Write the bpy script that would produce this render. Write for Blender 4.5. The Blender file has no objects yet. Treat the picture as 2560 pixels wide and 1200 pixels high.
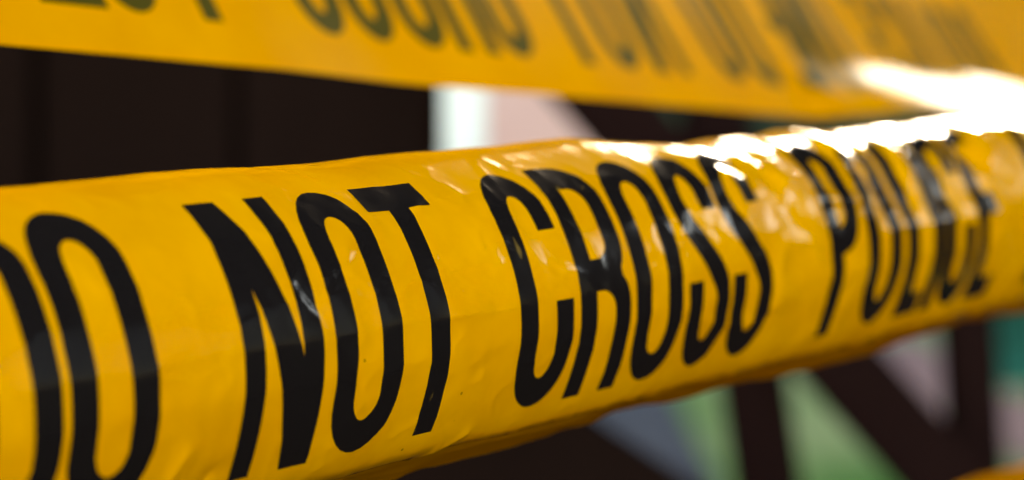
import bpy, bmesh, math, random
import numpy as np
from mathutils import Vector, Matrix, Quaternion

random.seed(5)
def R(a): return a * math.pi / 180
scene = bpy.context.scene
coll = scene.collection

# ------------------------------------------------------------------ camera
CAM_H = 1.15
FPX = 5400.0                       # focal length in pixels of the 2560 wide photograph
K = 0.70                           # metres per working unit (tape is 76 mm wide)
cam_d = bpy.data.cameras.new("camera")
cam = bpy.data.objects.new("camera", cam_d)
coll.objects.link(cam)
cam.location = (0, 0, CAM_H)
cam.rotation_euler = (R(90), 0, 0)
cam_d.sensor_width = 36.0
cam_d.lens = FPX / 2560 * 36
cam_d.clip_start = 0.02
cam_d.clip_end = 2000
cam_d.dof.use_dof = True
cam_d.dof.focus_distance = 0.468 * K
cam_d.dof.aperture_fstop = (cam_d.lens / 1000) / (0.0099 * K)
scene.camera = cam

# ------------------------------------------------------------------ light
SUN_DIR = Vector((0.306, 0.888, 0.342)).normalized()     # towards the sun: ahead and to the right
world = bpy.data.worlds.new("World")
scene.world = world
world.use_nodes = True
wn = world.node_tree
bg = wn.nodes["Background"]
sky = wn.nodes.new("ShaderNodeTexSky")
sky.sky_type = 'NISHITA'
sky.sun_disc = False
sky.sun_elevation = math.asin(SUN_DIR.z)
sky.sun_rotation = math.atan2(SUN_DIR.x, SUN_DIR.y)
sky.altitude = 0
sky.air_density = 1.0
sky.dust_density = 1.5
sky.ozone_density = 0.6
wn.links.new(sky.outputs[0], bg.inputs[0])
bg.inputs[1].default_value = 0.15
sun_d = bpy.data.lights.new("sun", 'SUN')
sun_d.energy = 0.6
sun_d.angle = R(14)
sun_d.color = (1.0, 0.98, 0.96)
sun = bpy.data.objects.new("sun", sun_d)
coll.objects.link(sun)
sun.rotation_euler = SUN_DIR.to_track_quat('Z', 'Y').to_euler()
sun.location = (3, 3, 5)
scene.view_settings.view_transform = 'Standard'
scene.view_settings.look = 'None'
scene.view_settings.gamma = 1.0
scene.view_settings.exposure = 3.3
scene.view_settings.use_white_balance = True
scene.view_settings.white_balance_temperature = 9000
scene.view_settings.white_balance_tint = 10

# ------------------------------------------------------------------ helpers
def mat(name, col, rough=0.6, spec=0.5, noise=None, bump=None, transl=0.0, tcol=None, coat=0.0):
    m = bpy.data.materials.new(name)
    m.use_nodes = True
    nt = m.node_tree
    p = nt.nodes["Principled BSDF"]
    p.inputs["Base Color"].default_value = (*col, 1)
    p.inputs["Roughness"].default_value = rough
    p.inputs["Specular IOR Level"].default_value = spec
    if coat:
        p.inputs["Coat Weight"].default_value = coat
        p.inputs["Coat Roughness"].default_value = 0.08
    tc = nt.nodes.new("ShaderNodeTexCoord")
    if noise:
        sc, col2, stretch = noise
        mp = nt.nodes.new("ShaderNodeMapping")
        mp.inputs["Scale"].default_value = stretch
        nz = nt.nodes.new("ShaderNodeTexNoise")
        nz.inputs["Scale"].default_value = sc
        nz.inputs["Detail"].default_value = 5
        rp = nt.nodes.new("ShaderNodeValToRGB")
        rp.color_ramp.elements[0].position = 0.35
        rp.color_ramp.elements[1].position = 0.68
        rp.color_ramp.elements[0].color = (*col, 1)
        rp.color_ramp.elements[1].color = (*col2, 1)
        nt.links.new(tc.outputs["Object"], mp.inputs[0])
        nt.links.new(mp.outputs[0], nz.inputs[0])
        nt.links.new(nz.outputs[0], rp.inputs[0])
        nt.links.new(rp.outputs[0], p.inputs["Base Color"])
    if bump:
        sc, strength, dist = bump
        nz = nt.nodes.new("ShaderNodeTexNoise")
        nz.inputs["Scale"].default_value = sc
        nz.inputs["Detail"].default_value = 4
        bp = nt.nodes.new("ShaderNodeBump")
        bp.inputs["Strength"].default_value = strength
        bp.inputs["Distance"].default_value = dist
        nt.links.new(tc.outputs["Object"], nz.inputs[0])
        nt.links.new(nz.outputs[0], bp.inputs["Height"])
        nt.links.new(bp.outputs[0], p.inputs["Normal"])
    if transl:
        tr = nt.nodes.new("ShaderNodeBsdfTranslucent")
        tr.inputs[0].default_value = (*(tcol or col), 1)
        mx = nt.nodes.new("ShaderNodeMixShader")
        mx.inputs[0].default_value = transl
        out = nt.nodes["Material Output"]
        nt.links.new(p.outputs[0], mx.inputs[1])
        nt.links.new(tr.outputs[0], mx.inputs[2])
        nt.links.new(mx.outputs[0], out.inputs[0])
    return m

def link_mesh(name, verts, faces, m, parent=None, smooth=False):
    me = bpy.data.meshes.new(name)
    me.from_pydata(verts, [], faces)
    me.update()
    if smooth:
        me.polygons.foreach_set("use_smooth", [True] * len(me.polygons))
    o = bpy.data.objects.new(name, me)
    coll.objects.link(o)
    if m: me.materials.append(m)
    if parent: o.parent = parent
    return o

def tag(o, label=None, cat=None, group=None, kind=None):
    if label: o["label"] = label
    if cat: o["category"] = cat
    if group: o["group"] = group
    if kind: o["kind"] = kind
    return o

def empty(name, loc=(0, 0, 0)):
    o = bpy.data.objects.new(name, None)
    o.empty_display_size = 0.05
    coll.objects.link(o)
    o.location = loc
    return o

def at(px, py, depth):
    return Vector(((px - 1280) / FPX * depth, depth, CAM_H + (600 - py) / FPX * depth))

def beam(name, a, b, w, d, m, parent=None, origin=Vector((0, 0, 0)), side=None, bevel=0.004):
    """a squared timber from a to b, w wide, d deep, edges eased"""
    ax = (b - a).normalized()
    s = (side or Vector((1, 0, 0)))
    s = (s - ax * s.dot(ax)).normalized()
    t = ax.cross(s)
    bm = bmesh.new()
    vs = []
    for p in (a, b):
        for i, j in ((-1, -1), (1, -1), (1, 1), (-1, 1)):
            vs.append(bm.verts.new(p - origin + s * i * w / 2 + t * j * d / 2))
    for f in ((0, 1, 2, 3), (7, 6, 5, 4), (0, 4, 5, 1), (1, 5, 6, 2), (2, 6, 7, 3), (3, 7, 4, 0)):
        bm.faces.new([vs[k] for k in f])
    bmesh.ops.recalc_face_normals(bm, faces=bm.faces)
    if bevel:
        bmesh.ops.bevel(bm, geom=list(bm.edges), offset=bevel, segments=2, affect='EDGES')
    me = bpy.data.meshes.new(name)
    bm.to_mesh(me); bm.free()
    me.materials.append(m)
    o = bpy.data.objects.new(name, me)
    coll.objects.link(o)
    if parent: o.parent = parent
    return o

# smooth value noise, vectorised
_rng = np.random.RandomState(11)
_perm = _rng.rand(256, 256)
def vnoise(x, y):
    xi = np.floor(x).astype(int); yi = np.floor(y).astype(int)
    xf = x - xi; yf = y - yi
    u = xf * xf * xf * (xf * (xf * 6 - 15) + 10)
    v = yf * yf * yf * (yf * (yf * 6 - 15) + 10)
    g = lambda a, b: _perm[a % 256, b % 256]
    return ((g(xi, yi) * (1 - u) + g(xi + 1, yi) * u) * (1 - v) +
            (g(xi, yi + 1) * (1 - u) + g(xi + 1, yi + 1) * u) * v) * 2 - 1
def fbm(x, y, n=4):
    r = 0; a = 1; t = 0
    for i in range(n):
        r = r + a * vnoise(x * 2 ** i + 17.3 * i, y * 2 ** i + 5.1 * i); t += a; a *= 0.5
    return r / t
def sstep(a, b, x):
    t = np.clip((x - a) / (b - a), 0, 1)
    return t * t * (3 - 2 * t)

# ------------------------------------------------------------------ glyphs (mm, working units)
GH = 60.5
T_ = 6.0                           # width of an upright stroke
TV = 7.6                           # height of a level stroke
def arc(cx, cy, rx, ry, a0, a1, n=14):
    return [(cx + rx * math.cos(R(a0 + (a1 - a0) * i / n)), cy + ry * math.sin(R(a0 + (a1 - a0) * i / n))) for i in range(n + 1)]
def stroke(path, w, wv):
    p = np.array(path, float)
    d = np.r_[0, np.cumsum(np.hypot(*np.diff(p, axis=0).T))]
    s = np.linspace(0, d[-1], 90)
    p = np.c_[np.interp(s, d, p[:, 0]), np.interp(s, d, p[:, 1])]
    for _ in range(3):
        p[1:-1] = (p[:-2] + 2 * p[1:-1] + p[2:]) / 4
    t = np.gradient(p, axis=0); t /= np.hypot(t[:, 0], t[:, 1])[:, None]
    n = np.c_[-t[:, 1] * w / 2, t[:, 0] * wv / 2]
    return [tuple(q) for q in np.r_[p + n, (p - n)[::-1]]]
def ring(W, H, ry=13.5):
    t, v = T_, TV
    rx = W / 2
    out = arc(rx, H - ry, rx, ry, 0, 180) + arc(rx, ry, rx, ry, 180, 360)
    rxi, ryi = rx - t, ry - v
    inn = arc(rx, H - v - ryi, rxi, ryi, 0, 180) + arc(rx, v + ryi, rxi, ryi, 180, 360)
    return [out, inn]
def glyph(c):
    H, t, v = GH, T_, TV
    if c == 'O': return 20.6, ring(20.6, H)
    if c == 'D':
        W = 20.8; ry = 13.5; rx = 12.5
        out = [(0, 0)] + arc(W - rx, ry, rx, ry, -90, 0) + arc(W - rx, H - ry, rx, ry, 0, 90) + [(0, H)]
        rxi, ryi = rx - t, ry - v
        inn = [(t, v)] + arc(W - rx, v + ryi, rxi, ryi, -90, 0) + arc(W - rx, H - v - ryi, rxi, ryi, 0, 90) + [(t, H - v)]
        return W, [out, inn]
    if c == 'C':
        W = 20.4; rx = (W - t) / 2; ry = 10
        p = [(W - t / 2, H * .71)] + arc(W / 2, H - v / 2 - ry, rx, ry, 0, 180) + arc(W / 2, v / 2 + ry, rx, ry, 180, 360) + [(W - t / 2, H * .43)]
        return W, [stroke(p, t, v)]
    if c == 'S':
        W = 19.6; rx = (W - t) / 2; ry = 10
        p = [(W - t / 2, H * .70)] + arc(W / 2, H - v / 2 - ry, rx, ry, 0, 180) + \
            [(t / 2, H * .71), (t / 2 + .5, H * .665), (t / 2 + 2.6, H * .61), (W - t / 2 - 2.6, H * .43), (W - t / 2 - .5, H * .375), (W - t / 2, H * .33)] + \
            arc(W / 2, v / 2 + ry, rx, ry, 0, -180) + [(t / 2, H * .40)]
        return W, [stroke(p, t, v)]
    if c == 'N':
        W = 22.6; s = 5.8
        return W, [[(0, 0), (s, 0), (s, H * .65), (W - 8.2, 0), (W, 0), (W, H), (W - s, H), (W - s, H * .40), (8.4, H), (0, H)]]
    if c == 'T':
        W = 20.6; a = (W - t) / 2
        return W, [[(a, 0), (a + t, 0), (a + t, H - v), (W, H - v), (W, H), (0, H), (0, H - v), (a, H - v)]]
    if c == 'I': return t, [[(0, 0), (t, 0), (t, H), (0, H)]]
    if c == 'L': return 15.0, [[(0, 0), (15.0, 0), (15.0, v), (t, v), (t, H), (0, H)]]
    if c == 'E':
        W = 16.5
        return W, [[(0, 0), (W, 0), (W, v), (t, v), (t, H * .465), (W - 2, H * .465), (W - 2, H * .575), (t, H * .575), (t, H - v), (W, H - v), (W, H), (0, H)]]
    if c == 'P':
        W = 18.8; yb = H * .40; ry = 11.5; rx = 11.5
        out = [(0, 0), (t, 0), (t, yb)] + arc(W - rx, yb + ry, rx, ry, -90, 0) + arc(W - rx, H - ry, rx, ry, 0, 90) + [(0, H)]
        inn = [(t, yb + v)] + arc(W - rx, yb + ry, rx - t, ry - v, -90, 0) + arc(W - rx, H - ry, rx - t, ry - v, 0, 90) + [(t, H - v)]
        return W, [out, inn]
    if c == 'R':
        W = 20.8; ry = 11; rx = 12; ym = H * .50
        out = [(0, 0), (t, 0), (t, ym - v / 2)] + arc(W - t - 5.2, ym - v / 2 - 5, 5.2, 5, 90, 0, 8) + [(W - t, 0), (W, 0)] + \
            arc(W - 5, ym - 8.2, 5, 8.2, 0, 60, 8) + arc(W - 5, ym + 8.2, 5, 8.2, -60, 0, 8) + arc(W - rx, H - ry, rx, ry, 0, 90) + [(0, H)]
        inn = [(t, ym + v / 2)] + arc(W - t - 5, ym + v / 2 + 4, 5, 4, -90, 0, 8) + arc(W - t - 5, H - v - 5, 5, 5, 0, 90, 8) + [(t, H - v)]
        return W, [out, inn]
_gcache = {}
def glyph_mesh(c, cell=0.75, weight=6.0):
    global T_
    """triangulated glyph cut to a fine grid so that it can be laid on the curved film"""
    if (c, weight) in _gcache: return _gcache[(c, weight)]
    T_ = weight
    W, loops = glyph(c)
    bm = bmesh.new()
    edges = []
    for lp in loops:
        q = []
        for p in lp:
            if not q or math.hypot(p[0] - q[-1][0], p[1] - q[-1][1]) > 1e-3: q.append(p)
        if math.hypot(q[0][0] - q[-1][0], q[0][1] - q[-1][1]) < 1e-3: q.pop()
        vs = [bm.verts.new((x, y, 0)) for x, y in q]
        for i in range(len(vs)):
            edges.append(bm.edges.new((vs[i], vs[(i + 1) % len(vs)])))
    bmesh.ops.triangle_fill(bm, edges=edges, use_beauty=True, use_dissolve=False, normal=(0, 0, 1))
    x = cell
    while x < W:
        bmesh.ops.bisect_plane(bm, geom=bm.verts[:] + bm.edges[:] + bm.faces[:], plane_co=(x, 0, 0), plane_no=(1, 0, 0), dist=1e-4)
        x += cell
    y = cell
    while y < GH:
        bmesh.ops.bisect_plane(bm, geom=bm.verts[:] + bm.edges[:] + bm.faces[:], plane_co=(0, y, 0), plane_no=(0, 1, 0), dist=1e-4)
        y += cell
    bm.verts.index_update()
    co = np.array([v.co[:2] for v in bm.verts])
    fs = []
    for f in bm.faces:
        idx = [v.index for v in f.verts]
        if f.normal.z < 0: idx.reverse()
        fs.append(idx)
    bm.free()
    _gcache[(c, weight)] = (W, co, fs)
    return _gcache[(c, weight)]

# ------------------------------------------------------------------ the film as a sheet S(u, s)
class Sheet:
    """u runs along the tape, s across it (working units, metres before the factor K)"""
    def __init__(self, P0, d, nf, up, u0, u1, du, s0, s1, ds, theta, disp, sref=0.0):
        self.u = np.arange(u0, u1 + du / 2, du); self.s = np.arange(s0, s1 + ds / 2, ds)
        U, S = np.meshgrid(self.u, self.s, indexing='ij')
        th = theta(U, S)                                   # angle of the normal above the front normal
        # dP/ds (s grows upward on the face): up*cos(th) - nf*sin(th)
        cb = -np.sin(th); ch = np.cos(th)
        B = np.cumsum(cb, 1) * ds; Hh = np.cumsum(ch, 1) * ds
        k = int(round((sref - s0) / ds))
        B = B - B[:, k:k + 1]; Hh = Hh - Hh[:, k:k + 1]
        P = np.array(P0)[None, None] + U[..., None] * d + B[..., None] * nf + Hh[..., None] * up
        N0 = np.cos(th)[..., None] * nf + np.sin(th)[..., None] * up
        P = P + N0 * disp(U, S)[..., None]
        self.P = P
        dU = np.gradient(P, axis=0); dS = np.gradient(P, axis=1)
        N = np.cross(dU, dS); N /= np.linalg.norm(N, axis=2)[..., None]
        if (N[:, k] @ nf).mean() < 0: N = -N
        self.N = N
    def sample(self, u, s, off=0.0):
        fi = np.clip((u - self.u[0]) / (self.u[1] - self.u[0]), 0, len(self.u) - 1.001)
        fj = np.clip((s - self.s[0]) / (self.s[1] - self.s[0]), 0, len(self.s) - 1.001)
        i = fi.astype(int); j = fj.astype(int); a = (fi - i)[:, None]; b = (fj - j)[:, None]
        def L(A): return (A[i, j] * (1 - a) + A[i + 1, j] * a) * (1 - b) + (A[i, j + 1] * (1 - a) + A[i + 1, j + 1] * a) * b
        return L(self.P) + L(self.N) * off
    def film(self, name, m, parent, origin):
        n, k = self.P.shape[:2]
        V = to_world(self.P.reshape(-1, 3)) - origin
        idx = np.arange(n * k).reshape(n, k)
        F = np.stack([idx[:-1, :-1], idx[1:, :-1], idx[1:, 1:], idx[:-1, 1:]], -1).reshape(-1, 4)
        me = bpy.data.meshes.new(name)
        me.vertices.add(len(V)); me.vertices.foreach_set("co", V.astype(np.float32).ravel())
        me.loops.add(F.size); me.loops.foreach_set("vertex_index", F.astype(np.int32).ravel())
        me.polygons.add(len(F)); me.polygons.foreach_set("loop_start", np.arange(0, F.size, 4, dtype=np.int32))
        me.update(calc_edges=True)
        me.polygons.foreach_set("use_smooth", np.ones(len(F), dtype=bool))
        me.materials.append(m)
        o = bpy.data.objects.new(name, me); coll.objects.link(o); o.parent = parent
        return o
    def solve_u(self, px, s):
        """the u at which the sheet's row s shows at image column px (used once, to space the words)"""
        j = int(round((s - self.s[0]) / (self.s[1] - self.s[0])))
        xs = 1280 + FPX * self.P[:, j, 0] / self.P[:, j, 2]
        return float(np.interp(px, xs, self.u))

def to_world(P):                      # (right, up, depth) in working units -> world metres
    Q = np.asarray(P) * K
    return np.stack([Q[..., 0], Q[..., 2], Q[..., 1] + CAM_H], -1)

def lay_letter(c, sheet, uc, sc, m, parent, origin, off, mirror=False, scale=1.0, weight=6.0):
    W, co, fs = glyph_mesh(c, weight=weight)
    x = (co[:, 0] - W / 2) / 1000 * scale; y = (co[:, 1] - GH / 2) / 1000 * scale
    if mirror: x = -x
    V = to_world(sheet.sample(uc + x, sc + y, off)) - origin
    if mirror: fs = [f[::-1] for f in fs]
    return link_mesh("letter", V.tolist(), fs, m, parent, smooth=True)

def unit(v): v = np.array(v, float); return v / np.linalg.norm(v)
def cam_pt(px, py, z): return np.array([(px - 1280) / FPX * z, (600 - py) / FPX * z, z])

# ------------------------------------------------------------------ materials
def film_material(name, base, tcol, transl, rough, bump_strength, dirt=True):
    m = bpy.data.materials.new(name); m.use_nodes = True
    nt = m.node_tree; N = nt.nodes; Lk = nt.links
    p = N["Principled BSDF"]; p.inputs["Roughness"].default_value = rough
    p.inputs["IOR"].default_value = 1.5
    p.inputs["Specular IOR Level"].default_value = 0.85
    tc = N.new("ShaderNodeTexCoord")
    # faint mottling of the pigment
    nz = N.new("ShaderNodeTexNoise"); nz.inputs["Scale"].default_value = 55; nz.inputs["Detail"].default_value = 5
    rp = N.new("ShaderNodeValToRGB")
    rp.color_ramp.elements[0].position = 0.3; rp.color_ramp.elements[1].position = 0.72
    rp.color_ramp.elements[0].color = (base[0] * .86, base[1] * .80, base[2] * .9, 1)
    rp.color_ramp.elements[1].color = (*base, 1)
    Lk.new(tc.outputs["Object"], nz.inputs[0]); Lk.new(nz.outputs[0], rp.inputs[0])
    col = rp.outputs[0]
    if dirt:
        sp = N.new("ShaderNodeTexVoronoi"); sp.inputs["Scale"].default_value = 210
        lt = N.new("ShaderNodeMath"); lt.operation = 'LESS_THAN'; lt.inputs[1].default_value = 0.06
        n2 = N.new("ShaderNodeTexNoise"); n2.inputs["Scale"].default_value = 30
        gt = N.new("ShaderNodeMath"); gt.operation = 'GREATER_THAN'; gt.inputs[1].default_value = 0.57
        ml = N.new("ShaderNodeMath"); ml.operation = 'MULTIPLY'
        mx = N.new("ShaderNodeMix"); mx.data_type = 'RGBA'
        mx.inputs["B"].default_value = (0.30, 0.13, 0.01, 1)
        Lk.new(tc.outputs["Object"], sp.inputs[0]); Lk.new(tc.outputs["Object"], n2.inputs[0])
        Lk.new(sp.outputs["Distance"], lt.inputs[0]); Lk.new(n2.outputs[0], gt.inputs[0])
        Lk.new(lt.outputs[0], ml.inputs[0]); Lk.new(gt.outputs[0], ml.inputs[1])
        Lk.new(ml.outputs[0], mx.inputs["Factor"]); Lk.new(col, mx.inputs["A"])
        col = mx.outputs["Result"]
    Lk.new(col, p.inputs["Base Color"])
    b1 = N.new("ShaderNodeTexNoise"); b1.inputs["Scale"].default_value = 160; b1.inputs["Detail"].default_value = 6
    b1.inputs["Distortion"].default_value = 0.6
    mp = N.new("ShaderNodeMapping"); mp.inputs["Rotation"].default_value = (0, 0, R(50)); mp.inputs["Scale"].default_value = (0.35, 1, 1)
    bp = N.new("ShaderNodeBump"); bp.inputs["Strength"].default_value = bump_strength; bp.inputs["Distance"].default_value = 0.0006
    Lk.new(tc.outputs["Object"], mp.inputs[0]); Lk.new(mp.outputs[0], b1.inputs[0]); Lk.new(b1.outputs[0], bp.inputs["Height"])
    Lk.new(bp.outputs[0], p.inputs["Normal"])
    tr = N.new("ShaderNodeBsdfTranslucent"); tr.inputs[0].default_value = (*tcol, 1)
    mix = N.new("ShaderNodeMixShader"); mix.inputs[0].default_value = transl
    Lk.new(p.outputs[0], mix.inputs[1]); Lk.new(tr.outputs[0], mix.inputs[2])
    Lk.new(mix.outputs[0], N["Material Output"].inputs[0])
    return m
M_film = film_material("yellow_film", (0.88, 0.355, 0.002), (0.85, 0.30, 0.003), 0.05, 0.13, 0.25)
M_film_back = film_material("yellow_film_reverse", (0.82, 0.375, 0.002), (0.90, 0.34, 0.003), 0.45, 0.36, 0.06, dirt=False)
M_film_back.node_tree.nodes["Principled BSDF"].inputs["Specular IOR Level"].default_value = 0.08
M_film_shaded = film_material("yellow_film_shaded", (0.36, 0.14, 0.002), (0.5, 0.18, 0.003), 0.02, 0.7, 0.1, dirt=False)  # same film, base colour darkened to stand in for shade
M_film_shaded.node_tree.nodes["Principled BSDF"].inputs["Specular IOR Level"].default_value = 0.0
M_ink = mat("black_ink", (0.009, 0.0065, 0.0065), 0.12, 0.6, bump=(220, 0.12, 0.0004))
def worn(m, base, worn_col, scale=420, thr=0.70):
    nt = m.node_tree; N = nt.nodes; L = nt.links
    tc = N.new("ShaderNodeTexCoord"); mp = N.new("ShaderNodeMapping")
    mp.inputs["Rotation"].default_value = (0, R(35), R(20)); mp.inputs["Scale"].default_value = (1, 1, .18)
    nz = N.new("ShaderNodeTexNoise"); nz.inputs["Scale"].default_value = scale; nz.inputs["Detail"].default_value = 2
    n2 = N.new("ShaderNodeTexNoise"); n2.inputs["Scale"].default_value = 38
    mu = N.new("ShaderNodeMath"); mu.operation = 'MULTIPLY'
    rp = N.new("ShaderNodeValToRGB")
    rp.color_ramp.elements[0].position = thr * .62; rp.color_ramp.elements[0].color = (*base, 1)
    rp.color_ramp.elements[1].position = thr * .74; rp.color_ramp.elements[1].color = (*worn_col, 1)
    L.new(tc.outputs["Object"], mp.inputs[0]); L.new(mp.outputs[0], nz.inputs[0]); L.new(tc.outputs["Object"], n2.inputs[0])
    L.new(nz.outputs[0], mu.inputs[0]); L.new(n2.outputs[0], mu.inputs[1]); L.new(mu.outputs[0], rp.inputs[0])
    L.new(rp.outputs[0], N["Principled BSDF"].inputs["Base Color"])
worn(M_ink, (0.009, 0.0065, 0.0065), (0.16, 0.09, 0.02))
M_ink_rev = mat("black_ink_reverse", (0.062, 0.048, 0.005), 0.35, 0.05)

# ------------------------------------------------------------------ main strand of tape
d1 = unit((4170, 605, 5400)); nf1 = unit((5400, 0, -4170)); up1 = np.cross(d1, nf1)
if up1[1] < 0: up1 = -up1
r1 = 0.0349
P1 = cam_pt(1100, 800, 0.466)       # the foremost line of the rolled film
PROF = np.array([(-74, -215), (-54, -160), (-43, -118), (-38.5, -88), (-34, -60), (-30, -40), (-27.0, -30), (-17, -23), (-9.0, -17), (-6.4, -4),
                 (0.2, 1), (3.0, 15), (14, 22), (23, 30), (25.4, 42), (33, 50), (42, 66), (52, 90), (64, 128), (100, 215)], float)
def theta1(U, S):
    wob = 0.0011 * fbm(U * 16 + 3, S * 0 + 1.5, 3)
    th = np.interp((S - wob) * 1000, PROF[:, 0], PROF[:, 1])
    soft = np.interp((S) * 1000, [-70, -29, -27, 0, 33, 100], [-215, -38, -30, -1, 52, 215])
    m = 0.25 + 0.6 * (vnoise(U * 26, S * 60) * .5 + .5)          # creases fade in and out along the film
    inside = (S > -0.026) & (S < 0.033)
    th = np.where(inside, th * (1 - m * .6) + soft * m * .6, th)
    ledge = sstep(0.0300, 0.0322, S - 0.0012 * vnoise(U * 40, U * 0)) * (1 - sstep(0.046, 0.056, S)) * sstep(0.085, 0.14, U)
    th = th + 17 * ledge * (1 + .15 * vnoise(U * 60, S * 90))
    dent = sstep(0.0005, 0.003, S - 0.0015 * vnoise(U * 60, U * 0 + 4)) * (1 - sstep(0.0095, 0.0115, S - 0.0015 * vnoise(U * 50, U * 0 + 9))) * sstep(0.195, 0.215, U) * (1 - sstep(0.27, 0.29, U))
    th = th + 15 * dent * (1 + .5 * vnoise(U * 130, S * 60))
    crumple = (1 + .9 * sstep(0.145, 0.16, U) * (1 - sstep(0.19, 0.21, U))) * sstep(0.09, 0.15, U) * sstep(-0.002, 0.006, S) * (1 - .75 * sstep(0.024, 0.032, S))
    return R(th) + R(0.8) * fbm(U * 30, S * 40 + 7, 3) + R(4.5) * crumple * fbm(U * 75, S * 130 + 3, 2)
def seg_ridge(U, S, u0, s0, u1, s1, amp, w):
    dx, dy = u1 - u0, s1 - s0; L2 = dx * dx + dy * dy
    t = np.clip(((U - u0) * dx + (S - s0) * dy) / L2, 0, 1)
    dd = np.hypot(U - u0 - t * dx, S - s0 - t * dy)
    return amp * np.exp(-np.abs(dd / w) ** 1.0) * (1 - 0.6 * t)
WR = []
def disp1(U, S):
    right = sstep(0.06, 0.16, U)
    d = 0.00022 * fbm(U * 50, S * 25, 4)
    rid = 1 - np.abs(fbm(U * 55 + S * 30, S * 60 - U * 18 + 3, 3)) * 2.2
    d = d + 0.00022 * np.clip(rid, 0, 1) ** 3
    rid2 = 1 - np.abs(fbm(U * 38 - S * 20 + 9, S * 45 + U * 10, 2)) * 2
    d = d + right * 0.0007 * np.clip(rid2, 0, 1) ** 2
    for w in WR: d = d + seg_ridge(U, S, *w)
    return d * (1 - 0.65 * sstep(0.036, 0.048, S) * (1 - right))
# first a coarse sheet only to know which u lies where, then the wrinkles and the fine sheet
class _z: pass
def u_at(px, sang=0.0):
    q = P1
    k = (px - 1280) / FPX
    return (k * q[2] - q[0]) / (d1[0] - k * d1[2])
WR += [
    (u_at(690 + 160), 0.062, u_at(880 + 110), 0.040, -0.0011, 0.0011),
    (u_at(560), 0.056, u_at(900), 0.050, 0.0006, 0.0012),
    (u_at(1130), 0.026, u_at(1330), 0.029, 0.0004, 0.0010),
    (u_at(1230), -0.030, u_at(1060), -0.046, 0.0007, 0.0012),
    (u_at(480), -0.018, u_at(330), -0.046, 0.0009, 0.0022),
    (u_at(560), -0.024, u_at(430), -0.050, -0.0008, 0.0018),
    (u_at(1400), 0.008, u_at(1480), 0.002, 0.0004, 0.0008),
    (u_at(1130), 0.0, u_at(1290), -0.001, 0.0004, 0.0009),
    (u_at(780), 0.012, u_at(1000), -0.03, -0.0004, 0.0014),
    (u_at(1960), 0.030, u_at(2060), 0.012, 0.0010, 0.0018),
    (u_at(1880), 0.026, u_at(1990), 0.016, 0.0008, 0.0012),
    (u_at(2150), 0.032, u_at(2240), 0.014, -0.0012, 0.0020),
    (u_at(2330), 0.026, u_at(2420), 0.010, 0.0012, 0.0020),
    (u_at(2470), 0.024, u_at(2560), 0.004, -0.0012, 0.0022),
]
rc = np.random.RandomState(21)
for _ in range(90):                                  # short sharp creases scattered over the film
    u_ = rc.uniform(-0.16, 0.36); s_ = rc.uniform(-0.030, 0.050)
    a_ = rc.normal(0, 0.5) + (0.5 if rc.rand() < .5 else -0.7); l_ = rc.uniform(0.006, 0.030)
    k_ = 1.0 + 1.6 * float(sstep(0.08, 0.2, u_)) * float(sstep(0.0, 0.02, s_))
    if u_ < 0.07 and s_ > 0.022: k_ = 0.45
    WR.append((u_, s_, u_ + l_ * math.cos(a_), s_ + l_ * math.sin(a_) * .8, rc.choice([-1, 1]) * rc.uniform(0.00006, 0.00022) * k_, rc.uniform(0.0008, 0.0024)))
sh1 = Sheet(P1, d1, nf1, up1, -0.22, 0.52, 0.0007, -0.062, 0.094, 0.0006, theta1, disp1)
tape1 = empty("barricade_tape", tuple(to_world(P1)))
O1 = to_world(P1)
tag(tape1, "nearest yellow tape with black words, rolled into a tube across the picture in focus", "tape")
sh1.film("film", M_film, tape1, O1)
words1 = [('D', 38), ('O', 288), ('N', 712), ('O', 925), ('T', 1100), ('C', 1368), ('R', 1515), ('O', 1650), ('S', 1775), ('S', 1885),
          ('P', 2118), ('O', 2215), ('L', 2300), ('I', 2350), ('C', 2403), ('E', 2478), ('L', 2625), ('I', 2668)]
for c, px in words1:
    near = px < 400
    lay_letter(c, sh1, sh1.solve_u(px, 0.0), 0.0045 if near else 0.0035, M_ink, tape1, O1, 0.00010, scale=1.035 if near else 1.0,
               weight=6.4 if px < 1200 else (6.6 if px < 2000 else 7.3))

# loose second layer hanging out under the tube
def theta_f(U, S): return R(-62) + R(14) * fbm(U * 25, S * 30 + 2, 3) + R(20) * sstep(-0.012, 0.0, S)
def disp_f(U, S): return 0.0006 * fbm(U * 30 + 3, S * 90, 3) + 0.0004 * fbm(U * 20 + 5, S * 300, 2)
Pf = P1 - nf1 * 0.017 - up1 * 0.0305
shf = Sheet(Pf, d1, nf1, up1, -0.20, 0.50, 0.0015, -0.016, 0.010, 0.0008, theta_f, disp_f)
shf.film("loose_fold", M_film_shaded, tape1, O1)  # shade of the underside is put into the film colour

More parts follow.
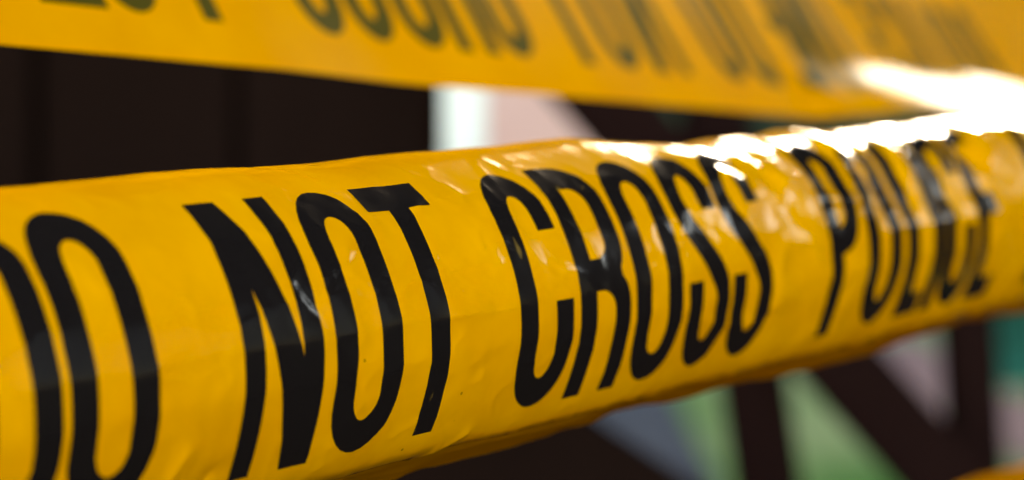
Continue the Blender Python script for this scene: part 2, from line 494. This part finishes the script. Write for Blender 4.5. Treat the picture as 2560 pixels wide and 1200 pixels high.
# ------------------------------------------------------------------ upper strand, seen from its reverse
d2 = unit((3910, 10, 5400)); nf2 = unit((5400, 0, -3910)); up2 = np.array([0.0, 1.0, 0.0])
Z2 = 0.70
Q = Z2 / 0.625
P2 = cam_pt(1087, 212, Z2)
def theta2(U, S):
    U = U / Q; S = S / Q
    t = 32 + 2 * sstep(0.05, 0.33, U)
    curl = 30 * (1 - sstep(0.021, 0.036, S - 0.006 * vnoise(U * 34, U * 0))) * sstep(0.22, 0.33, U)
    return R(t) + R(curl) + R(1.5) * fbm(U * 12, S * 22, 2)
def disp2(U, S):
    U = U / Q; S = S / Q
    return 0.0004 * fbm(U * 14, S * 14 + 4, 2) + 0.0002 * fbm(U * 50, S * 40, 2) * sstep(0.1, 0.3, U)
Q2 = P2 + 0.034 * Q * (up2 * math.cos(R(32)) - nf2 * math.sin(R(32)))
sh2 = Sheet(Q2, d2, nf2, up2, -0.40, 0.80, 0.0017, -0.017, 0.168, 0.0017, theta2, disp2, sref=0.034 * Q)
_j = int(np.argmin(np.abs(sh2.s)))                       # the lower margin hangs deeper towards the right
_m = (0.04 + 0.80 * sstep(0.25, 0.36, sh2.u / Q))[:, None, None]
sh2.P[:, :_j] = sh2.P[:, _j:_j + 1] + (sh2.P[:, :_j] - sh2.P[:, _j:_j + 1]) * _m
tape2 = empty("barricade_tape", tuple(to_world(P2))); O2 = to_world(P2)
tag(tape2, "blurred yellow tape across the top, seen from the back with its words reversed and greenish", "tape")
sh2.film("film", M_film_back, tape2, O2)
words2 = [('I', 130), ('L', 215), ('O', 350), ('P', 495), ('S', 835), ('S', 960), ('O', 1087), ('R', 1205), ('C', 1312), ('T', 1478), ('O', 1580),
          ('N', 1690), ('O', 1850), ('D', 1930), ('E', 2045), ('N', 2110), ('I', 2160), ('L', 2200), ('E', 2320), ('C', 2385), ('I', 2430),
          ('L', 2475), ('O', 2535), ('P', 2590)]
for c, px in words2:
    lay_letter(c, sh2, sh2.solve_u(px, 0.0135 * Q), (0.0135 + GH / 2000) * Q, M_ink_rev, tape2, O2, 0.00010, mirror=True, scale=Q, weight=6.8)

# ------------------------------------------------------------------ third strand, low in the right corner
P3 = cam_pt(2480, 1203, 0.80) - up1 * r1
def theta3(U, S): return S / r1 + R(4) * fbm(U * 15, S * 20, 3)
def disp3(U, S): return 0.001 * fbm(U * 30, S * 30, 3)
sh3 = Sheet(P3 + nf1 * r1, d1, nf1, up1, -0.25, 0.45, 0.003, -0.070, 0.100, 0.002, theta3, disp3)
tape3 = empty("barricade_tape", tuple(to_world(P3))); O3 = to_world(P3)
tag(tape3, "blurred amber strand of tape cut off by the lower right corner", "tape")
sh3.film("film", M_film_shaded, tape3, O3)
for c, px in [('D', 2300), ('O', 2400), ('N', 2560), ('O', 2650)]:
    lay_letter(c, sh3, sh3.solve_u(px, 0.0), -0.0015, M_ink, tape3, O3, 0.00012)

# ------------------------------------------------------------------ ground
def sheet_ground(name, x0, x1, y0, y1, z, m, nx=1, ny=1):
    vs = [(x0 + (x1 - x0) * i / nx, y0 + (y1 - y0) * j / ny, z) for j in range(ny + 1) for i in range(nx + 1)]
    fs = [(j * (nx + 1) + i, j * (nx + 1) + i + 1, (j + 1) * (nx + 1) + i + 1, (j + 1) * (nx + 1) + i) for j in range(ny) for i in range(nx)]
    return link_mesh(name, vs, fs, m)
M_lawn = mat("lawn_grass", (0.012, 0.045, 0.012), 0.9, 0.0, noise=(0.7, (0.075, 0.098, 0.058), (1, .25, 1)), bump=(60, 0.6, 0.02))
tag(sheet_ground("lawn", -400, 400, -400, 600, 0.0, M_lawn), kind='structure')
M_path = mat("grey_path", (0.013, 0.017, 0.024), 0.9, 0.0, noise=(1.2, (0.024, 0.029, 0.038), (1, 1, 1)), bump=(80, 0.5, 0.01))
pv = [(0.1, 6.0, .012), (0.62, 6.0, .012), (0.97, 10.3, .012), (1.3, 19, .012), (1.3, 40, .012), (0.2, 40, .012)]
tag(link_mesh("path", pv, [(0, 1, 2, 3, 4, 5)], M_path), kind='structure')
M_gravel = mat("pale_pink_gravel", (0.05, 0.034, 0.042), 0.9, 0.0, noise=(2.0, (0.075, 0.06, 0.06), (1, 1, 1)), bump=(90, 0.6, 0.01))
gv = [(2.6, 10.5, .012), (3.7, 10.5, .012), (3.75, 18, .012), (4.8, 25, .012), (3.7, 25, .012), (3.0, 18, .012)]
tag(link_mesh("gravel_path", gv, [(0, 1, 2, 3, 4, 5)], M_gravel), kind='structure')

# ------------------------------------------------------------------ dark shed at the left
M_dark = mat("dark_stained_wood", (0.010, 0.005, 0.0042), 0.9, 0.0, noise=(6, (0.013, 0.0065, 0.0055), (1, 1, .2)), bump=(40, 0.4, 0.004))
M_added_deck = mat("added_decking", (0.016, 0.010, 0.008), 0.9, 0.0, noise=(5, (0.024, 0.015, 0.012), (.2, 1, 1)))
ROOF = (-0.5, 2.55, 2.9)
D_S = 1.5
shed = empty("shed", tuple(at(200, 600, D_S).xy) + (0,))
tag(shed, "dark plank shed wall filling the shade behind the tapes on the left", "shed")
so = Vector(shed.location)
xr = at(1092, 300, D_S).x
x = xr
for i in range(9):
    w = 0.14
    x0 = x - w
    a = Vector((x0 + w / 2, D_S + 0.02 + (0.004 if i % 2 else 0), 0)); b = a + Vector((0, 0, 2.6))
    beam("plank", a, b, w - 0.006, 0.022, M_dark, shed, so, bevel=0.003)
    x = x0
beam("wall", Vector((x / 2 + xr / 2, D_S + 0.9, 0)), Vector((x / 2 + xr / 2, D_S + 0.9, 2.58)), xr - x, 1.70, M_dark, shed, so, bevel=0)
beam("roof", Vector((x - 0.1, D_S + 0.85, 2.66)), Vector((xr + 0.15, D_S + 0.85, 2.66)), 0.06, 2.1, M_dark, shed, so, side=Vector((0, 0, 1)), bevel=0.004)

# unseen additions: dark decking to mirror darkly, and a roof shading the tapes
added_deck = empty("added_deck", (0, 0, 0)); tag(added_deck, kind='structure')  # unseen, added so the film mirrors dark ground
for i in range(58):
    yy = -2.2 + i * 0.125
    beam("board", Vector((-3, yy, 0.035)), Vector((2.8, yy, 0.035)), 0.118, 0.05, M_added_deck, added_deck, side=Vector((0, 1, 0)), bevel=0.003)
roof = empty("added_shade_roof", (0, 0, 0)); tag(roof, kind='structure')  # unseen, added to shade the tapes and hide the upper sky
YC = 1.62                                            # beyond here the added roof stops short, letting sky reflect in the film
beam("slab", Vector((-4, (ROOF[0] + YC) / 2, 2.50)), Vector((ROOF[2], (ROOF[0] + YC) / 2, 2.50)), YC - ROOF[0], 0.05, M_dark, roof, side=Vector((0, 1, 0)), bevel=0)
beam("slab", Vector((-4, (ROOF[1] + YC) / 2 + .002, 2.50)), Vector((1.9, (ROOF[1] + YC) / 2 + .002, 2.50)), ROOF[1] - YC, 0.05, M_dark, roof, side=Vector((0, 1, 0)), bevel=0)
for i in range(9):
    xx = -3.8 + i * 0.83
    beam("rafter", Vector((xx, ROOF[0], 2.41)), Vector((xx, ROOF[1] if xx < 1.9 else YC, 2.41)), 0.05, 0.13, M_dark, roof, bevel=0)
side = empty("added_side_wall", (0, 0, 0)); tag(side, kind='structure')  # unseen wall added to keep reflections from the right dark
for i in range(24):
    yy = -0.87 + i * 0.14
    beam("plank", Vector((2.75, yy, 0.06)), Vector((2.75, yy, 2.44 if yy < 1.55 else 1.98)), 0.022, 0.134, M_dark, side, bevel=0.002)  # far planks kept lower so sky shows as glare on the film
# leaf crowns for the unseen trees added to block sky reflections
def leaf_crown(name, cx, cy, w, d, z0, z1, n, seed, parent=None, leaf=1.0):
    rg = np.random.RandomState(seed)
    vs = []; fs = []
    P = rg.rand(n, 3) * 2 - 1
    k = rg.randint(0, 3, n)                      # push leaves to the faces of the box, unevenly
    for i in range(n):
        if rg.rand() < .8: P[i, k[i]] = np.sign(P[i, k[i]]) * (0.86 + .2 * rg.rand())
    for i in range(n):
        c = np.array([cx + P[i, 0] * w / 2, cy + P[i, 1] * d / 2, (z0 + z1) / 2 + P[i, 2] * (z1 - z0) / 2])
        a = rg.normal(size=3); a /= np.linalg.norm(a); b = np.cross(a, rg.normal(size=3)); b /= np.linalg.norm(b)
        l = (.05 + .04 * rg.rand()) * leaf; q = len(vs)
        vs += [tuple(c - a * l), tuple(c + b * l * .4), tuple(c + a * l), tuple(c - b * l * .4)]
        fs.append((q, q + 1, q + 2, q + 3))
    return link_mesh(name, vs, fs, M_leaf, parent)
M_leaf = mat("dark_leaves", (0.010, 0.018, 0.009), 0.7, 0.2, noise=(3, (0.02, 0.035, 0.014), (1, 1, 1)))
M_timber = mat("brown_black_timber", (0.011, 0.0048, 0.0045), 0.9, 0.0, noise=(5, (0.018, 0.0075, 0.007), (1, 1, .15)), bump=(60, 0.4, 0.003))
def trunk(cx, cy, r0, r1_, h):
    vs = []; fs = []; N = 14; M = 10
    for j in range(M + 1):
        r_ = r0 + (r1_ - r0) * j / M + .02 * max(0, 1 - j)
        for k in range(N):
            a = 2 * math.pi * k / N
            vs.append((cx + .03 * math.sin(j * .7) + r_ * math.cos(a), cy + r_ * math.sin(a), h * j / M))
    for j in range(M):
        for k in range(N): fs.append((j * N + k, j * N + (k + 1) % N, (j + 1) * N + (k + 1) % N, (j + 1) * N + k))
    return vs, fs
added_tree = empty("tree", (0, 0, 0)); tag(added_tree, "unseen dark leafy tree added behind the pink panel to block sky reflections", "tree")
leaf_crown("crown", -0.20, 7.0, 2.1, 1.8, 2.0, 6.8, 30000, 3, added_tree, 1.5)  # out of view, added to hold sky glare off the left crown of the film
link_mesh("trunk", *trunk(-0.3, 7.1, 0.10, 0.06, 5.0), M_timber, added_tree, True)

added_tree2 = empty("tree", (0, 0, 0)); tag(added_tree2, "unseen dark leafy tree added off to the right to keep sky glare off the tapes", "tree")
leaf_crown("crown", 3.55, 4.0, 3.1, 2.2, 1.1, 4.9, 30000, 4, added_tree2)  # out of view, added to darken what the upper tape reflects
link_mesh("trunk", *trunk(3.75, 4.1, 0.10, 0.05, 3.6), M_timber, added_tree2, True)

# ------------------------------------------------------------------ white post and pink screen
M_white = mat("white_paint", (0.86, 0.86, 0.84), 0.5, 0.4, bump=(50, 0.1, 0.002))
M_pink = mat("pink_paint", (0.82, 0.46, 0.40), 0.8, 0.3, noise=(3, (0.86, 0.52, 0.45), (1, 1, 1)))
D_W = 1.25
c = at(1166, 300, D_W)
wp = empty("post", (c.x, D_W, 0))
tag(wp, "white painted post standing between the dark shed and the pink panel", "post")
a = Vector((at(1195, 1150, D_W).x, D_W, 0)); b = Vector((at(1162, 120, D_W).x, D_W, CAM_H + 0.13))
wdt = 108 / FPX * D_W
beam("shaft", a, b, wdt, wdt, M_white, wp, Vector((c.x, D_W, 0)), bevel=0.003)
beam("cap", b + Vector((0, 0, .0)), b + Vector((0, 0, .012)), wdt * 1.35, wdt * 1.35, M_white, wp, Vector((c.x, D_W, 0)), bevel=0.003)
D_P = 5.6
pk = empty("panel", (at(1380, 300, D_P).x, D_P, 0))
tag(pk, "plain pink panel standing right of the white post", "panel")
po = Vector(pk.location)
xa, xb = at(1150, 0, D_P).x, at(1640, 0, D_P).x
beam("board", Vector(((xa + xb) / 2, D_P, 0.80)), Vector(((xa + xb) / 2, D_P, 1.62)), xb - xa, 0.02, M_pink, pk, po, bevel=0.003)
for px_ in (1195, 1440):
    lx = at(px_, 0, D_P).x
    beam("leg", Vector((lx, D_P + .032, 0)), Vector((lx, D_P + .047, 1.5)), 0.06, 0.06, M_timber, pk, po)

# ------------------------------------------------------------------ dark timber frame at the right
D_F = 1.45
fr = empty("timber_frame", tuple(at(1915, 1100, D_F).xy) + (0,))
tag(fr, "dark timber frame of two posts and a slanting brace on the grass at the right", "frame")
fo = Vector(fr.location)
def ext(p, q, z):                   # point where line p-q reaches height z
    t = (z - p.z) / (q.z - p.z); return p + (q - p) * t
pA0, pA1 = at(1782, 240, D_F), at(1915, 1180, D_F)
beam("post", ext(pA0, pA1, 0.0), ext(pA0, pA1, CAM_H + .12), 160 / FPX * D_F, 0.04, M_timber, fr, fo)
pB0, pB1 = at(2415, 760, D_F), at(2440, 1180, D_F)
beam("post", ext(pB0, pB1, 0.0), ext(pB0, pB1, CAM_H + .12), 122 / FPX * D_F, 0.04, M_timber, fr, fo)
q0, q1 = at(1545, 290, D_F - .045), at(2235, 1060, D_F - .045)
beam("brace", ext(q0, q1, CAM_H - .35), ext(q0, q1, CAM_H + .35), 185 / FPX * D_F, 0.04, M_timber, fr, fo)

# dark ramp under the tape, in the middle
D_R = 1.12
rp_ = empty("ramp", tuple(at(1200, 1200, D_R).xy) + (0,))
tag(rp_, "dark sloping board side in the shade below the near tape", "ramp")
ro = Vector(rp_.location)
prof = [at(-400, 1040, D_R), at(1420, 1010, D_R), at(1800, 1260, D_R)]
pts = [(p.x, p.z) for p in prof]
e = prof[2] + (prof[2] - prof[1]) * 2.4
pts += [(e.x, max(e.z, 0)), (e.x, 0.0), (prof[0].x, 0.0)]
vs = []
for yy in (D_R, D_R + 0.045):
    vs += [(x - ro.x, yy - ro.y, z) for x, z in pts]
n = len(pts)
fs = [tuple(range(n)), tuple(range(2 * n - 1, n - 1, -1))] + [(i, i + n, (i + 1) % n + n, (i + 1) % n) for i in range(n)]
link_mesh("side_board", vs, fs, M_dark, rp_)

# teal tub behind the frame
M_teal = mat("teal_plastic", (0.02, 0.25, 0.22), 0.45, 0.4, noise=(4, (0.03, 0.32, 0.28), (1, 1, 1)))
D_T = 3.2
def tub(cx, cy, z0, rw, h, m, parent, name):
    prof = [(rw * .80, 0), (rw, h), (rw * 1.08, h), (rw * 1.08, h + .03), (rw * .96, h + .03), (rw * .77, .02)]
    N = 40; vs = []; fs = []
    for k in range(N):
        a = 2 * math.pi * k / N
        for r_, z in prof: vs.append((cx + r_ * math.cos(a), cy + r_ * math.sin(a), z0 + z))
    L = len(prof)
    for k in range(N):
        for j in range(L - 1):
            fs.append((k * L + j, ((k + 1) % N) * L + j, ((k + 1) % N) * L + j + 1, k * L + j + 1))
    vs.append((cx, cy, z0 + .02)); ci = len(vs) - 1
    for k in range(N): fs.append((ci, k * L + L - 1, ((k + 1) % N) * L + L - 1))
    return link_mesh(name, vs, fs, m, parent, True)
tt = at(2560, 800, D_T)
t0 = empty("tub", (tt.x + .09, D_T, 0))
tag(t0, "teal green tub on a stand at the right edge behind the timber frame", "tub")
tub(0, 0, tt.z - .09, .22, .13, M_teal, t0, "basin")
for k in range(3):
    a = 2 * math.pi * k / 3 + .4
    beam("leg", Vector((.22 * math.cos(a), .22 * math.sin(a), 0)), Vector((.16 * math.cos(a), .16 * math.sin(a), tt.z - .09)), .03, .03, M_timber, t0)

# ------------------------------------------------------------------ far tree line
rg = np.random.RandomState(8)
vs = []; fs = []
for i in range(46):
    cx = -40 + i * 1.9 + rg.rand(); cy = 34 + rg.rand() * 5; hh = 3.6 + 1.3 * rg.rand(); rr = 1.5 + .5 * rg.rand()
    for j in range(650):
        a = rg.normal(size=3); a /= np.linalg.norm(a)
        q = np.array([cx, cy, hh * .52]) + a * np.array([rr, rr, hh * .5]) * (.82 + .25 * rg.rand())
        b = rg.normal(size=3); b /= np.linalg.norm(b); c_ = np.cross(a, b); l = .40 + .2 * rg.rand(); n0 = len(vs)
        vs += [tuple(q - b * l), tuple(q + c_ * l * .6), tuple(q + b * l), tuple(q - c_ * l * .6)]
        fs.append((n0, n0 + 1, n0 + 2, n0 + 3))
tag(link_mesh("far_trees", vs, fs, M_leaf), kind='stuff')
